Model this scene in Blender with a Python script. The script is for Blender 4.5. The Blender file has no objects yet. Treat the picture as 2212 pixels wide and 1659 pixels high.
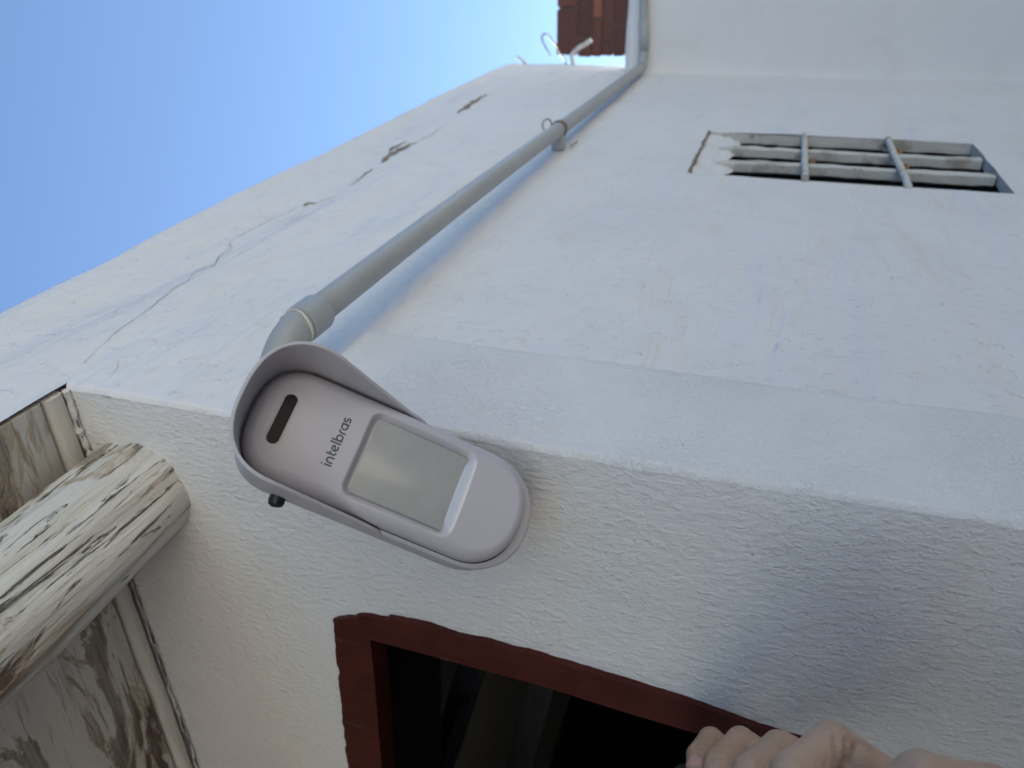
import bpy, bmesh, math, random
import numpy as np
from mathutils import Vector, Matrix, noise
random.seed(7)
R = math.radians
C = bpy.context.scene.collection
scene = bpy.context.scene

# ------------------------------------------------------------------ camera
F_PX, CX, CY = 1661.0, 1106.0, 829.5            # focal length and centre, in units of a 2212 px wide frame
def nrm(v):
    v = np.array(v, float); return v/np.linalg.norm(v)
_up = nrm((-5676, 830, -F_PX))
_v1 = np.array((634, 950, -F_PX), float)
_Y = nrm(_v1-_up*np.dot(_v1, _up)); _X = np.cross(_Y, _up)
CM = np.array([_X, _Y, _up])                    # camera -> world rotation
EYE = 1.7
_r = CM@nrm((1500-CX, -(1015-CY), -F_PX))
S_ = 0.46
CAM = np.array([-_r[0], -_r[1], 0])*S_/np.hypot(_r[0], _r[1]); CAM[2] = EYE
cam_d = bpy.data.cameras.new('camera'); cam = bpy.data.objects.new('camera', cam_d); C.objects.link(cam)
cam.matrix_world = Matrix([[*CM[i], CAM[i]] for i in range(3)]+[[0, 0, 0, 1]])
cam_d.sensor_width = 36; cam_d.lens = 36*F_PX/2212
cam_d.clip_start = .01; cam_d.clip_end = 3000
cam_d.dof.use_dof = True; cam_d.dof.focus_distance = .43; cam_d.dof.aperture_fstop = 11.0
scene.camera = cam
def ray(u, v): return CM@nrm((u-CX, -(v-CY), -F_PX))
def at(u, v, ax, val):
    """the point where the sight line through (u, v) meets the plane axis=val"""
    r = ray(u, v); t = (val-CAM[ax])/r[ax]; return CAM+r*t
def deep(u, v, d): return CAM+ray(u, v)*d*.95

# ------------------------------------------------------------------ light
SUN_AZ, SUN_EL = R(-28), R(33)                  # azimuth from +Y, negative towards -X: the sun stands high behind the house
w = bpy.data.worlds.new('World'); scene.world = w; w.use_nodes = True
nt = w.node_tree; bg = nt.nodes['Background']
sky = nt.nodes.new('ShaderNodeTexSky'); sky.sky_type = 'NISHITA'; sky.sun_disc = False
sky.sun_elevation = SUN_EL; sky.sun_rotation = SUN_AZ
sky.air_density = 1.0; sky.air_density = 1.0; sky.dust_density = 0.0; sky.ozone_density = 2.5; sky.altitude = 100
nt.links.new(sky.outputs[0], bg.inputs[0]); bg.inputs[1].default_value = .052
sd = bpy.data.lights.new('sun', 'SUN'); sun = bpy.data.objects.new('sun', sd); C.objects.link(sun)
sd.energy = 5.0; sd.angle = R(.5); sd.color = (1, .96, .91)
sdir = Vector((math.sin(SUN_AZ)*math.cos(SUN_EL), math.cos(SUN_AZ)*math.cos(SUN_EL), math.sin(SUN_EL)))
sun.rotation_euler = sdir.to_track_quat('Z', 'Y').to_euler(); sun.location = (0, 0, 20)
scene.view_settings.view_transform = 'Standard'; scene.view_settings.look = 'None'
scene.view_settings.exposure = 1.85; scene.view_settings.gamma = 1
scene.render.engine = 'CYCLES'
scene.cycles.max_bounces = 8; scene.cycles.diffuse_bounces = 5

# ------------------------------------------------------------------ helpers
def thing(name, loc, label, cat, group=None):
    o = bpy.data.objects.new(name, None); C.objects.link(o); o.location = loc
    o.empty_display_size = .05
    o['label'] = label; o['category'] = cat
    if group: o['group'] = group
    return o
def obj(name, verts, faces, mats, parent=None, smooth=False, mi=None, label=None):
    """verts in world coordinates; parented children are stored relative to their root"""
    off = np.zeros(3); p = parent
    while p is not None: off += np.array(p.location); p = p.parent
    v = np.asarray(verts, float)-off
    me = bpy.data.meshes.new(name); me.from_pydata(v.tolist(), [], [list(map(int, f)) for f in faces]); me.update()
    if not isinstance(mats, (list, tuple)): mats = [mats]
    for m in mats: me.materials.append(m)
    if mi is not None: me.polygons.foreach_set('material_index', list(map(int, mi)))
    me.polygons.foreach_set('use_smooth', [bool(smooth)]*len(me.polygons))
    o = bpy.data.objects.new(name, me); C.objects.link(o); o.parent = parent
    if label: o['label'] = label
    return o
def fix_normals(o):
    bm = bmesh.new(); bm.from_mesh(o.data); bmesh.ops.recalc_face_normals(bm, faces=bm.faces); bm.to_mesh(o.data); bm.free()
class MB:
    def __init__(s): s.v = []; s.f = []; s.m = []
    def add(s, v, f, m=0):
        b = len(s.v); s.v += [tuple(p) for p in v]; s.f += [[i+b for i in q] for q in f]; s.m += [m]*len(f)
    def box(s, a, b, m=0, jit=0):
        x0, y0, z0 = a; x1, y1, z1 = b
        v = [(x, y, z) for z in (z0, z1) for y in (y0, y1) for x in (x0, x1)]
        if jit: v = [tuple(c+random.uniform(-jit, jit) for c in p) for p in v]
        s.add(v, [(0, 2, 3, 1), (4, 5, 7, 6), (0, 1, 5, 4), (2, 6, 7, 3), (0, 4, 6, 2), (1, 3, 7, 5)], m)
    def tube(s, pts, rad, n=20, cap=True, m=0, start=None):
        pts = [Vector(p) for p in pts]; k = len(pts)
        rad = rad if hasattr(rad, '__len__') else [rad]*k
        t = [(pts[min(i+1, k-1)]-pts[max(i-1, 0)]).normalized() for i in range(k)]
        a = t[0].orthogonal().normalized() if start is None else (Vector(start)-t[0]*t[0].dot(Vector(start))).normalized()
        vs = []
        for i in range(k):
            a = (a-t[i]*a.dot(t[i])).normalized(); b = t[i].cross(a)
            for j in range(n):
                c = 2*math.pi*j/n; vs.append(pts[i]+(a*math.cos(c)+b*math.sin(c))*rad[i])
        fs = [(i*n+j, i*n+(j+1) % n, (i+1)*n+(j+1) % n, (i+1)*n+j) for i in range(k-1) for j in range(n)]
        if cap: fs += [tuple(range(n))[::-1], tuple((k-1)*n+j for j in range(n))]
        s.add(vs, fs, m)
    def build(s, name, mats, parent=None, smooth=False, bevel=0, seg=2, label=None, norm=False):
        o = obj(name, s.v, s.f, mats, parent, smooth, s.m, label)
        if norm: fix_normals(o)
        if bevel:
            b = o.modifiers.new('bevel', 'BEVEL'); b.width = bevel; b.segments = seg; b.limit_method = 'ANGLE'; b.angle_limit = R(40)
        return o
def sm_auto(o, deg=40):
    o.data.polygons.foreach_set('use_smooth', [True]*len(o.data.polygons))
    o.data.set_sharp_from_angle(angle=R(deg))
def fbm(p, sc, oct=4):
    return noise.fractal(Vector(p)*sc, 1.0, 2.0, oct)
def arc_pts(fn, n): return [fn(i/(n-1)) for i in range(n)]
def catmull(P, n=8):
    P = [np.array(p, float) for p in P]; Q = [2*P[0]-P[1]]+P+[2*P[-1]-P[-2]]; out = []
    for i in range(1, len(Q)-2):
        for k in range(n):
            t = k/n; a, b, c, d = Q[i-1:i+3]
            out.append(.5*((2*b)+(-a+c)*t+(2*a-5*b+4*c-d)*t*t+(-a+3*b-3*c+d)*t**3))
    return out+[P[-1]]

# ------------------------------------------------------------------ materials
class N:
    def __init__(s, name, base=(.8, .8, .8), rough=.6, metal=0, spec=.5, coat=0):
        s.m = bpy.data.materials.new(name); s.m.use_nodes = True; s.t = s.m.node_tree
        s.b = s.t.nodes['Principled BSDF']
        s.set('Base Color', (*base, 1)); s.set('Roughness', rough); s.set('Metallic', metal); s.set('Specular IOR Level', spec)
        if coat: s.set('Coat Weight', coat); s.set('Coat Roughness', .08)
        s.co = s.t.nodes.new('ShaderNodeTexCoord').outputs['Object']; s.bump = None
    def set(s, k, v): s.b.inputs[k].default_value = v
    def link(s, a, b): s.t.links.new(a, b)
    def map(s, scale=(1, 1, 1), rot=(0, 0, 0), loc=(0, 0, 0), src=None):
        n = s.t.nodes.new('ShaderNodeMapping'); n.inputs['Scale'].default_value = scale; n.inputs['Rotation'].default_value = rot
        n.inputs['Location'].default_value = loc; s.link(src or s.co, n.inputs['Vector']); return n.outputs[0]
    def noise(s, sc, det=4, rough=.55, vec=None, dist=0):
        n = s.t.nodes.new('ShaderNodeTexNoise'); n.inputs['Scale'].default_value = sc; n.inputs['Detail'].default_value = det
        n.inputs['Roughness'].default_value = rough; n.inputs['Distortion'].default_value = dist
        s.link(vec if vec is not None else s.co, n.inputs['Vector']); return n.outputs['Fac']
    def vor(s, sc, vec=None, feature='F1', rnd=1, out='Distance', smooth=None):
        n = s.t.nodes.new('ShaderNodeTexVoronoi'); n.feature = feature; n.inputs['Scale'].default_value = sc; n.inputs['Randomness'].default_value = rnd
        if smooth is not None: n.inputs['Smoothness'].default_value = smooth
        s.link(vec if vec is not None else s.co, n.inputs['Vector']); return n.outputs[out]
    def ramp(s, fac, stops, interp='LINEAR'):
        n = s.t.nodes.new('ShaderNodeValToRGB'); e = n.color_ramp.elements; n.color_ramp.interpolation = interp
        while len(e) < len(stops): e.new(.5)
        for i, (p, c) in enumerate(stops):
            e[i].position = p; c = c if hasattr(c, '__len__') else (c, c, c); e[i].color = (*c[:3], 1)
        s.link(fac, n.inputs[0]); return n.outputs[0]
    def mix(s, fac, a, b, mode='MIX'):
        n = s.t.nodes.new('ShaderNodeMix'); n.data_type = 'RGBA'; n.blend_type = mode
        for k, v in ((0, fac), (6, a), (7, b)):
            if hasattr(v, 'is_linked') or hasattr(v, 'links'): s.link(v, n.inputs[k])
            elif k == 0: n.inputs[0].default_value = v
            else: n.inputs[k].default_value = (*v[:3], 1)
        return n.outputs[2]
    def math(s, op, a, b=None):
        n = s.t.nodes.new('ShaderNodeMath'); n.operation = op
        for k, v in ((0, a), (1, b)):
            if v is None: continue
            if hasattr(v, 'links'): s.link(v, n.inputs[k])
            else: n.inputs[k].default_value = v
        return n.outputs[0]
    def color(s, c): s.link(c, s.b.inputs['Base Color'])
    def rough(s, c): s.link(c, s.b.inputs['Roughness'])
    def addbump(s, h, dist, strength=1):
        n = s.t.nodes.new('ShaderNodeBump'); n.inputs['Distance'].default_value = dist; n.inputs['Strength'].default_value = strength
        s.link(h, n.inputs['Height'])
        if s.bump is not None: s.link(s.bump, n.inputs['Normal'])
        s.bump = n.outputs[0]
        return s
    def done(s):
        if s.bump is not None: s.link(s.bump, s.b.inputs['Normal'])
        return s.m

WHITE = (.75, .735, .735)
def wall_mat(name, kind):
    m = N(name, WHITE, .62, spec=.35)
    big = m.noise(1.6, 5, .6); fine = m.noise(14, 5, .65)
    tone = m.mix(m.ramp(big, [(.35, 0.), (.7, 1.)]), (.735, .73, .725), (.785, .782, .778))
    tone = m.mix(m.ramp(fine, [(.52, 0.), (.8, .35)]), tone, (.63, .61, .56))
    speck = m.vor(70, m.map((1, 1, 1)))
    mask = m.math('MULTIPLY', m.ramp(speck, [(.035, 1.), (.07, 0.)]), m.ramp(m.noise(17, 2), [(.62, 0.), (.68, 1.)]))
    m.color(m.mix(mask, tone, (.22, .2, .17)))
    if kind == 'trowel':          # float strokes along the wall, ridges of plaster between them
        st = m.noise(1, 3, .5, m.map((3, 1.3, 7)), .3)
        m.addbump(m.ramp(st, [(.34, 0.), (.48, .75), (.55, 1.), (.75, .5)]), .012, .65)
        st2 = m.noise(1, 4, .6, m.map((6, 2.2, 15), loc=(3, 1, 7)), .4)
        m.addbump(m.ramp(st2, [(.50, 0.), (.61, 1.), (.66, .8), (.76, .2)]), .0026, .55)
        m.addbump(m.noise(16, 4, .55), .0070, .75)
        m.addbump(m.ramp(m.noise(70, 3, .6), [(.57, 0.), (.72, 1.)]), .0015, .75)
        m.addbump(m.noise(160, 4, .6), .0005, .6)
    if kind == 'grain':           # rough float finish
        m.addbump(m.noise(4, 3), .004, .5)
        gm = m.noise(9, 3)
        g = m.ramp(m.noise(430, 3, .65), [(.44, 0.), (.62, 1.)])
        m.addbump(m.math('MULTIPLY', g, m.ramp(gm, [(.38, .45), (.58, 1.)])), .0007, .7)
        m.addbump(m.ramp(m.noise(150, 3, .6), [(.5, 0.), (.7, 1.)]), .0007, .5)
        m.addbump(m.noise(45, 4), .0022, .5)
    if kind == 'roller':          # many coats of paint: nubs and short smears
        m.addbump(m.noise(3, 3), .005, .6)
        s1 = m.noise(1, 3, .6, m.map((230, 230, 120), rot=(0, .2, 0)))
        m.addbump(m.ramp(s1, [(.32, 0.), (.72, 1.)]), .0008, .75)
        nm = m.math('MULTIPLY', m.ramp(m.noise(300, 2, .5, m.map((1, 1, .8), loc=(5, 2, 2))), [(.54, 0.), (.72, 1.)]), m.ramp(m.noise(19, 3), [(.35, .35), (.65, 1.)]))
        m.addbump(nm, .0009, .7)
        m.addbump(m.noise(32, 4, .6), .0026, .6)
    if kind == 'plain':
        m.addbump(m.noise(30, 5, .6), .001, .5); m.addbump(m.noise(3, 3), .006, .6)
    return m.done()
M_TROWEL = wall_mat('plaster trowelled', 'trowel')
M_GRAIN = wall_mat('plaster grainy', 'grain')
M_ROLLER = wall_mat('plaster painted nubbly', 'roller')
M_PLAIN = wall_mat('plaster plain', 'plain')

m = N('red oxide paint', (.10, .018, .012), .5, spec=.25)
c = m.ramp(m.noise(30, 5, .65), [(.3, (.048, .0075, .005)), (.6, (.070, .012, .008)), (.8, (.095, .020, .012))])
c = m.mix(m.ramp(m.noise(1, 5, .7, m.map((60, 60, 18))), [(.63, 0.), (.7, .5)]), c, (.10, .055, .05))
m.color(c); m.addbump(m.noise(1, 5, .6, m.map((160, 160, 35))), .0012, .7); m.addbump(m.noise(90, 4), .0008, .6)
M_RED = m.done()
m = N('dark interior', (.035, .036, .04), .9, spec=.1); m.color(m.ramp(m.noise(4, 5), [(.3, (.007, .0075, .009)), (.7, (.012, .012, .014))])); M_DARK = m.done()  # near black puts the unlit room's shade into the colour
m = N('shaded dark timber', (.07, .07, .08), .8); m.color(m.ramp(m.noise(1, 5, .6, m.map((8, 60, 60))), [(.3, (.022, .023, .03)), (.7, (.045, .046, .06))])); M_TIMBER = m.done()  # dark bluish colour carries the shade of the room

def old_paint(name, axis, peel_lo, peel_hi, seed=0, ckk=1.0, stn=.05):
    m = N(name, (.6, .58, .52), .7, spec=.25)
    def sc(al, ac): return (al, ac, ac) if axis == 0 else (ac, al, ac)
    grain = m.noise(1, 6, .65, m.map(sc(3, 60), loc=(seed, seed, seed)), .5)
    fine = m.noise(1, 5, .6, m.map(sc(14, 300), loc=(seed, 0, 0)))
    crack = m.noise(1, 7, .72, m.map(sc(9, 130), loc=(0, seed, 2)), .9); zone = m.noise(1, 3, .5, m.map(sc(5, 9), loc=(seed, 7, 7)))
    base = m.mix(m.ramp(grain, [(.3, 0.), (.7, 1.)]), (.62, .60, .55), (.72, .70, .64))
    stain = m.noise(1, 5, .6, m.map(sc(5, 15), loc=(seed, 5, 1)), .8)
    base = m.mix(m.ramp(stain, [(.56+stn, 0.), (.60+stn, .7), (.64+stn, .2), (.7+stn, .6)]), base, (.38, .29, .17))
    peel = m.noise(1, 7, .66, m.map(sc(6, 24), loc=(2, seed, 4)), .8)
    pm = m.ramp(peel, [(peel_lo, 0.), (peel_hi, 1.)])
    wood = m.mix(m.ramp(fine, [(.35, 0.), (.6, 1.)]), (.20, .17, .145), (.38, .35, .31))
    wood = m.mix(m.ramp(m.noise(1, 4, .6, m.map(sc(4, 20), loc=(8, 1, seed))), [(.5, 0.), (.62, .8)]), wood, (.13, .075, .055))
    col = m.mix(pm, base, wood)
    edge = m.ramp(peel, [(peel_lo-.035, 0.), (peel_lo-.005, .75), (peel_lo+.004, 0.)])
    col = m.mix(edge, col, (.24, .13, .05))
    ck = m.math('MULTIPLY', m.ramp(crack, [(.40, 1.), (.43, 0.)]), m.ramp(zone, [(.47, 0.10*ckk), (.56, ckk)]))
    col = m.mix(ck, col, (.15, .135, .125))
    m.color(col)
    m.addbump(m.math('SUBTRACT', 1.0, m.math('MULTIPLY', ck, 1.0)), .004, .9)
    m.addbump(m.math('SUBTRACT', 1.0, pm), .0018, .8)
    m.addbump(fine, .0016, .7); m.addbump(grain, .006, .6)
    return m.done()
M_LOG = old_paint('weathered painted log', 1, .59, .60, 2.6, 1.0, -.01)
M_BOARD = old_paint('peeling ceiling board', 0, .555, .562, 4.1, .15, .02)
M_BOARD2 = old_paint('painted ceiling board', 0, .66, .675, 9.7, .12)

m = N('grey pvc', (.34, .35, .35), .38, spec=.5)
c = m.ramp(m.noise(1, 4, .6, m.map((30, 6, 30))), [(.3, (.33, .34, .34)), (.7, (.40, .405, .40))])
c = m.mix(m.ramp(m.noise(90, 4, .7), [(.62, 0.), (.72, .35)]), c, (.25, .24, .22)); m.color(c); m.addbump(m.noise(14, 3), .002, .5)
m.addbump(m.noise(200, 4), .0002, .5); M_PVC = m.done()
m = N('pvc fitting', (.36, .375, .375), .42); m.addbump(m.noise(300, 4), .0002, .5); M_FIT = m.done()
m = N('dried sealant', (.62, .6, .52), .5); M_SEAL = m.done()
m = N('rusty steel', (.25, .2, .17), .55, metal=.6); m.color(m.ramp(m.noise(80, 5), [(.35, (.2, .18, .17)), (.6, (.32, .2, .12))])); M_STEEL = m.done()
m = N('grey brown crack', (.26, .24, .21), .9); M_CRACK = m.done()  # even grey-brown tone for the crack ribbons
m = N('bare render', (.24, .2, .14), .9); m.color(m.ramp(m.noise(60, 5), [(.3, (.13, .11, .085)), (.7, (.33, .28, .2))])); m.addbump(m.noise(150, 5), .001, .8); M_SPALL = m.done()

m = N('matt off white plastic', (.56, .54, .56), .45, spec=.45)
m.color(m.ramp(m.noise(5, 3), [(.3, (.495, .475, .515)), (.7, (.525, .505, .545))]))
m.addbump(m.noise(1800, 3, .7), .00006, .7); M_PLASTIC = m.done()
m = N('glossy off white plastic', (.58, .56, .58), .06, spec=.7, coat=.6); M_GLOSSP = m.done()
m = N('milky lens', (.28, .29, .28), .22, spec=.5, coat=.35)
g = m.noise(1, 2, .5, m.map((80, 80, 80)))
m.color(m.ramp(g, [(.35, (.385, .385, .37)), (.7, (.415, .415, .40))])); m.set('Coat Roughness', .12)
m.set('Subsurface Weight', .15); m.set('Subsurface Radius', (.004, .004, .004)); m.set('Subsurface Scale', 1.0)
M_LENS = m.done()
m = N('smoked window', (.005, .005, .008), .3, spec=.15); M_LED = m.done()
m = N('logo ink', (.07, .10, .115), .5); M_INK = m.done()
m = N('black rubber', (.015, .015, .017), .35); m.addbump(m.noise(300, 3), .0004, .6); M_RUB = m.done()
m = N('seam', (.05, .045, .06), .8); M_SEAM = m.done()

m = N('red brick', (.13, .045, .035), .85)
oi = m.t.nodes.new('ShaderNodeNewGeometry')
c = m.ramp(oi.outputs['Random Per Island'], [(0, (.05, .018, .016)), (.5, (.075, .025, .02)), (.85, (.10, .034, .024)), (1, (.17, .06, .035))])
c = m.mix(m.ramp(m.noise(35, 5, .7), [(.45, 0.), (.7, .7)]), c, (.07, .035, .03)); m.color(c); m.addbump(m.noise(60, 5), .004, .8); M_BRICK = m.done()
m = N('old mortar', (.09, .06, .05), .95); m.addbump(m.noise(60, 5), .004, .8); M_MORTAR = m.done()
m = N('whitewashed grille', (.62, .6, .54), .7)
c = m.mix(m.ramp(m.noise(16, 6, .7), [(.5, 0.), (.62, .8)]), (.60, .59, .55), (.34, .3, .23))
c = m.mix(m.ramp(m.noise(30, 6, .75, m.map((1, 1, .5), loc=(4, 4, 4))), [(.61, 0.), (.66, 1.)]), c, (.10, .085, .07))
m.color(c); m.addbump(m.noise(90, 5, .6), .002, .8); M_GRILLE = m.done()
m = N('rust stain', (.28, .12, .04), .8); m.color(m.ramp(m.noise(70, 4), [(.35, (.16, .07, .03)), (.65, (.42, .25, .12))])); M_RUST = m.done()
m = N('pale cement', (.46, .42, .35), .9); M_SLAB = m.done()
m = N('added dark floor', (.13, .09, .07), .6); m.color(m.ramp(m.noise(5, 6), [(.3, (.10, .07, .055)), (.7, (.16, .11, .085))])); M_DARK_FLOOR = m.done()  # for the added floor, dark to limit bounced light
m = N('pale bounce paving', (.6, .55, .48), .9); m.color(m.ramp(m.noise(2, 7), [(.3, (.53, .47, .385)), (.7, (.62, .56, .47))])); M_BOUNCE_PAVE = m.done()
m = N('sandy ground', (.40, .33, .24), .95)
m.color(m.ramp(m.noise(.7, 8, .65), [(.3, (.13, .11, .085)), (.7, (.19, .16, .12))])); m.addbump(m.noise(8, 6), .02, .6); M_GROUND = m.done()
m = N('aluminium', (.7, .7, .72), .3, metal=1); m.addbump(m.noise(1, 3, .5, m.map((200, 10, 200))), .0002, .5); M_ALU = m.done()

m = N('skin', (.42, .25, .19), .42, spec=.5)
c = m.ramp(m.noise(38, 5, .6), [(.3, (.38, .245, .17)), (.7, (.47, .32, .23))])
c = m.mix(m.ramp(m.noise(85, 3), [(.58, 0.), (.72, .35)]), c, (.43, .20, .16)); m.color(c)
m.set('Subsurface Weight', .12); m.set('Subsurface Radius', (.008, .003, .0015)); m.set('Subsurface Scale', .6)
m.addbump(m.vor(900, None, 'F1'), .00022, .6); m.addbump(m.noise(150, 5, .7), .0012, .9); M_SKIN = m.done()
m = N('finger nail', (.52, .30, .26), .22, spec=.5, coat=.3); M_NAIL = m.done()
m = N('grey cotton', (.14, .145, .17), .9); m.addbump(m.noise(500, 3), .0006, .8); M_CLOTH = m.done()

# ------------------------------------------------------------------ key measures
X0 = -.018                                     # side wall plane, pad stands out to x = 0
Z_CEIL = at(130, 805, 1, 0.0)[2]
Y_REAR = at(1390, 155, 0, X0)[1]
Z_REAR = at(1352, 120, 1, Y_REAR)[2]
PAD_Y = at(1500, 777, 0, 0)[1]; PAD_Z = at(797, 682, 0, 0)[2]
W0 = at(1480, 375, 0, X0); W1 = at(1540, 285, 0, X0); W2 = at(2097, 310, 0, X0); W3 = at(2197, 416, 0, X0)
WY0 = (W0[1]+W3[1])/2; WY1 = (W1[1]+W2[1])/2; WZ1 = (W0[2]+W1[2])/2; WZ0 = (W2[2]+W3[2])/2
print('CEIL', Z_CEIL, 'REAR', Y_REAR, Z_REAR, 'PAD', PAD_Y, PAD_Z, 'WIN', WY0, WY1, WZ0, WZ1, [W0, W1, W2, W3])
Y_END = at(1225, 140, 0, X0)[1]
TOPL = [(0, 669), (240, 552), (545, 398), (835, 258), (1060, 150), (1092, 137), (1124, 134)]
tp = [at(u, v, 0, X0) for u, v in TOPL]
TY = [p[1] for p in tp]; TZ = [p[2] for p in tp]
def ztop(y):
    z = np.interp(y, TY, TZ)
    return z+.0022*fbm((y, 0, 9), 5)
def sst(e0, e1, x):
    t = min(max((x-e0)/(e1-e0), 0), 1); return t*t*(3-2*t)
def pad(y, z):
    wob = .003*fbm((0, y, z), 7, 3)
    return -X0*(1-sst(PAD_Z-.014+wob, PAD_Z+.003+wob, z))*(1-sst(PAD_Y-.024+wob, PAD_Y+.002+wob, y))
def wave(y, z): return .0030*fbm((1.7, y, z), 3.0, 3)+.0010*fbm((7.7, y, z), 13.0, 3)

# ------------------------------------------------------------------ ground
obj('ground', [(-400, -400, 0), (400, -400, 0), (400, 400, 0), (-400, 400, 0)], [(0, 1, 2, 3)], M_GROUND)['kind'] = 'structure'

obj('path', [(-.9, -40, .003), (18, -40, .003), (18, Y_REAR, .003), (-.9, Y_REAR, .003)], [(0, 1, 2, 3)], M_BOUNCE_PAVE)['kind'] = 'structure'  # unseen paving, added to bounce sunlight onto the walls
# ------------------------------------------------------------------ house
house = thing('house', (0, 0, 0), 'low white plastered house with log porch ceiling, red door frame and cracked side wall', 'house')

def steps(a, b, d): n = max(1, int(round((b-a)/d))); return list(np.linspace(a, b, n+1))
# side wall: below the ceiling line (with the raised pad) and above it (with the parapet running out over the porch)
ys = steps(0, .012, .0015)+steps(.012, PAD_Y+.02, .006)[1:]+steps(PAD_Y+.02, WY0, .012)[1:]+steps(WY0, WY1, .015)[1:]+steps(WY1, Y_REAR+.002, .02)[1:]+steps(Y_REAR+.002, Y_END, .02)[1:]
zs = steps(0, .9, .15)+steps(.9, WZ0, .02)[1:]+steps(WZ0, WZ1, .014)[1:]+steps(WZ1, PAD_Z-.02, .01)[1:]+steps(PAD_Z-.02, PAD_Z+.01, .002)[1:]+steps(PAD_Z+.01, Z_CEIL, .012)[1:]
RB = .0045
def corner(y, z):                                # rounding and ragged arris at the outside corner
    rb = RB*(1+.5*fbm((3, 0, z), 22, 3))
    return -(rb-math.sqrt(max(rb*rb-(rb-min(y, rb))**2, 0))) if y < rb else 0
def arris(z): return .0022*fbm((11, 0, z), 6, 4)+.0007*fbm((11, 5, z), 60, 3)
V = []; Fc = []; MI = []; ny = len(ys)
for z in zs:
    for y in ys:
        fade = math.exp(-y/.015)
        V.append((X0+pad(y, z)+corner(y, z)+wave(y, z)+arris(z)*fade, y+arris(z+3)*.6*math.exp(-y/.01), z))
def padmat(y, z): return 1 if pad(y, z) > .009 else 0
for j in range(len(zs)-1):
    for i in range(ny-1):
        yc = (ys[i]+ys[i+1])/2; zc = (zs[j]+zs[j+1])/2
        if WY0 < yc < WY1 and WZ0 < zc < WZ1: continue
        Fc.append((j*ny+i, j*ny+i+1, (j+1)*ny+i+1, (j+1)*ny+i)); MI.append(padmat(yc, zc))
yu = steps(-3.2, -.15, .04)+steps(-.15, 0, .012)[1:]+ys[1:]
b0 = len(V); nu = len(yu); K = 26
for k in range(K+1):
    for y in yu:
        z = Z_CEIL+(ztop(y)-Z_CEIL)*k/K
        c = 0
        if k == K: c = -.004
        V.append((X0+wave(y, z)+c, y, z))
for k in range(K):
    for i in range(nu-1):
        a = b0+k*nu+i; Fc.append((a, a+1, a+1+nu, a+nu)); MI.append(0)
# top of the parapet and its far end
top = [b0+K*nu+i for i in range(nu)]; b1 = len(V)
for i, y in enumerate(yu): V.append((X0-.14, y, ztop(y)+.004))
for i in range(nu-1): Fc.append((top[i], top[i+1], b1+i+1, b1+i)); MI.append(0)
b2 = len(V)
for i, y in enumerate(yu): V.append((X0-.14, y, Z_CEIL))
for i in range(nu-1): Fc.append((b1+i, b1+i+1, b2+i+1, b2+i)); MI.append(0)
b3 = len(V)                                     # far end face
zz = [Z_CEIL+(ztop(Y_END)-Z_CEIL)*k/K for k in range(K+1)]
for z in zz: V.append((X0-.14, Y_END, z))
for k in range(K): Fc.append((b0+k*nu+nu-1, b3+k, b3+k+1, b0+(k+1)*nu+nu-1)); MI.append(0)
sw = obj('wall', V, Fc, [M_TROWEL, M_GRAIN], house, True, MI, 'side wall with raised rough strip at the corner, cracks and a sloping parapet')

# front wall under the porch
DX1 = at(732, 1345, 1, 0)[0]; DZ1 = at(735, 1345, 1, 0)[2]      # outer corner of the door frame
hx = DX1+.003; hz = EYE+.2686; hx0 = hx-.95
xs = [-x for x in steps(0, .03, .003)]+[-x for x in steps(.03, -hx, .008)[1:]]+[-x for x in steps(-hx, -hx0, .05)[1:]]+[-x for x in steps(-hx0, 2.6, .1)[1:]]
zf = sorted(set([round(z, 5) for z in zs if z < hz-.01]))+[hz]+steps(hz, Z_CEIL+.03, .009)[1:]
V = []; Fc = []; nx = len(xs)
for z in zf:
    p = pad(0, z); c0 = X0+p+corner(0, z)+wave(0, z)+arris(z)
    for x in xs:
        d = -x; cr = 0
        e = math.exp(-d/.015); rb = RB*(1+.5*fbm((3, 0, z), 22, 3))
        cr = (rb-math.sqrt(max(rb*rb-(rb-min(d, rb))**2, 0))) if d < rb else 0
        s = sst(.12, 0, d) if d < .12 else 0
        xx = x+(c0)*math.exp(-d/.05)
        if d == 0: cr = arris(z+3)*.6; 
        V.append((xx, cr*0.6*(d > 0)+(arris(z+3)*.6)*math.exp(-d/.01)+(.0035*fbm((x, 3, z), 4, 3))*(1-e), z))
for j in range(len(zf)-1):
    for i in range(nx-1):
        xc = (xs[i]+xs[i+1])/2; zc = (zf[j]+zf[j+1])/2
        if hx0 < xc < hx and zc < hz: continue
        Fc.append((j*nx+i, (j+1)*nx+i, (j+1)*nx+i+1, j*nx+i+1))
fw = obj('wall', V, Fc, M_ROLLER, house, True, None, 'front wall under the porch, nubbly cream white paint')
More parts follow.
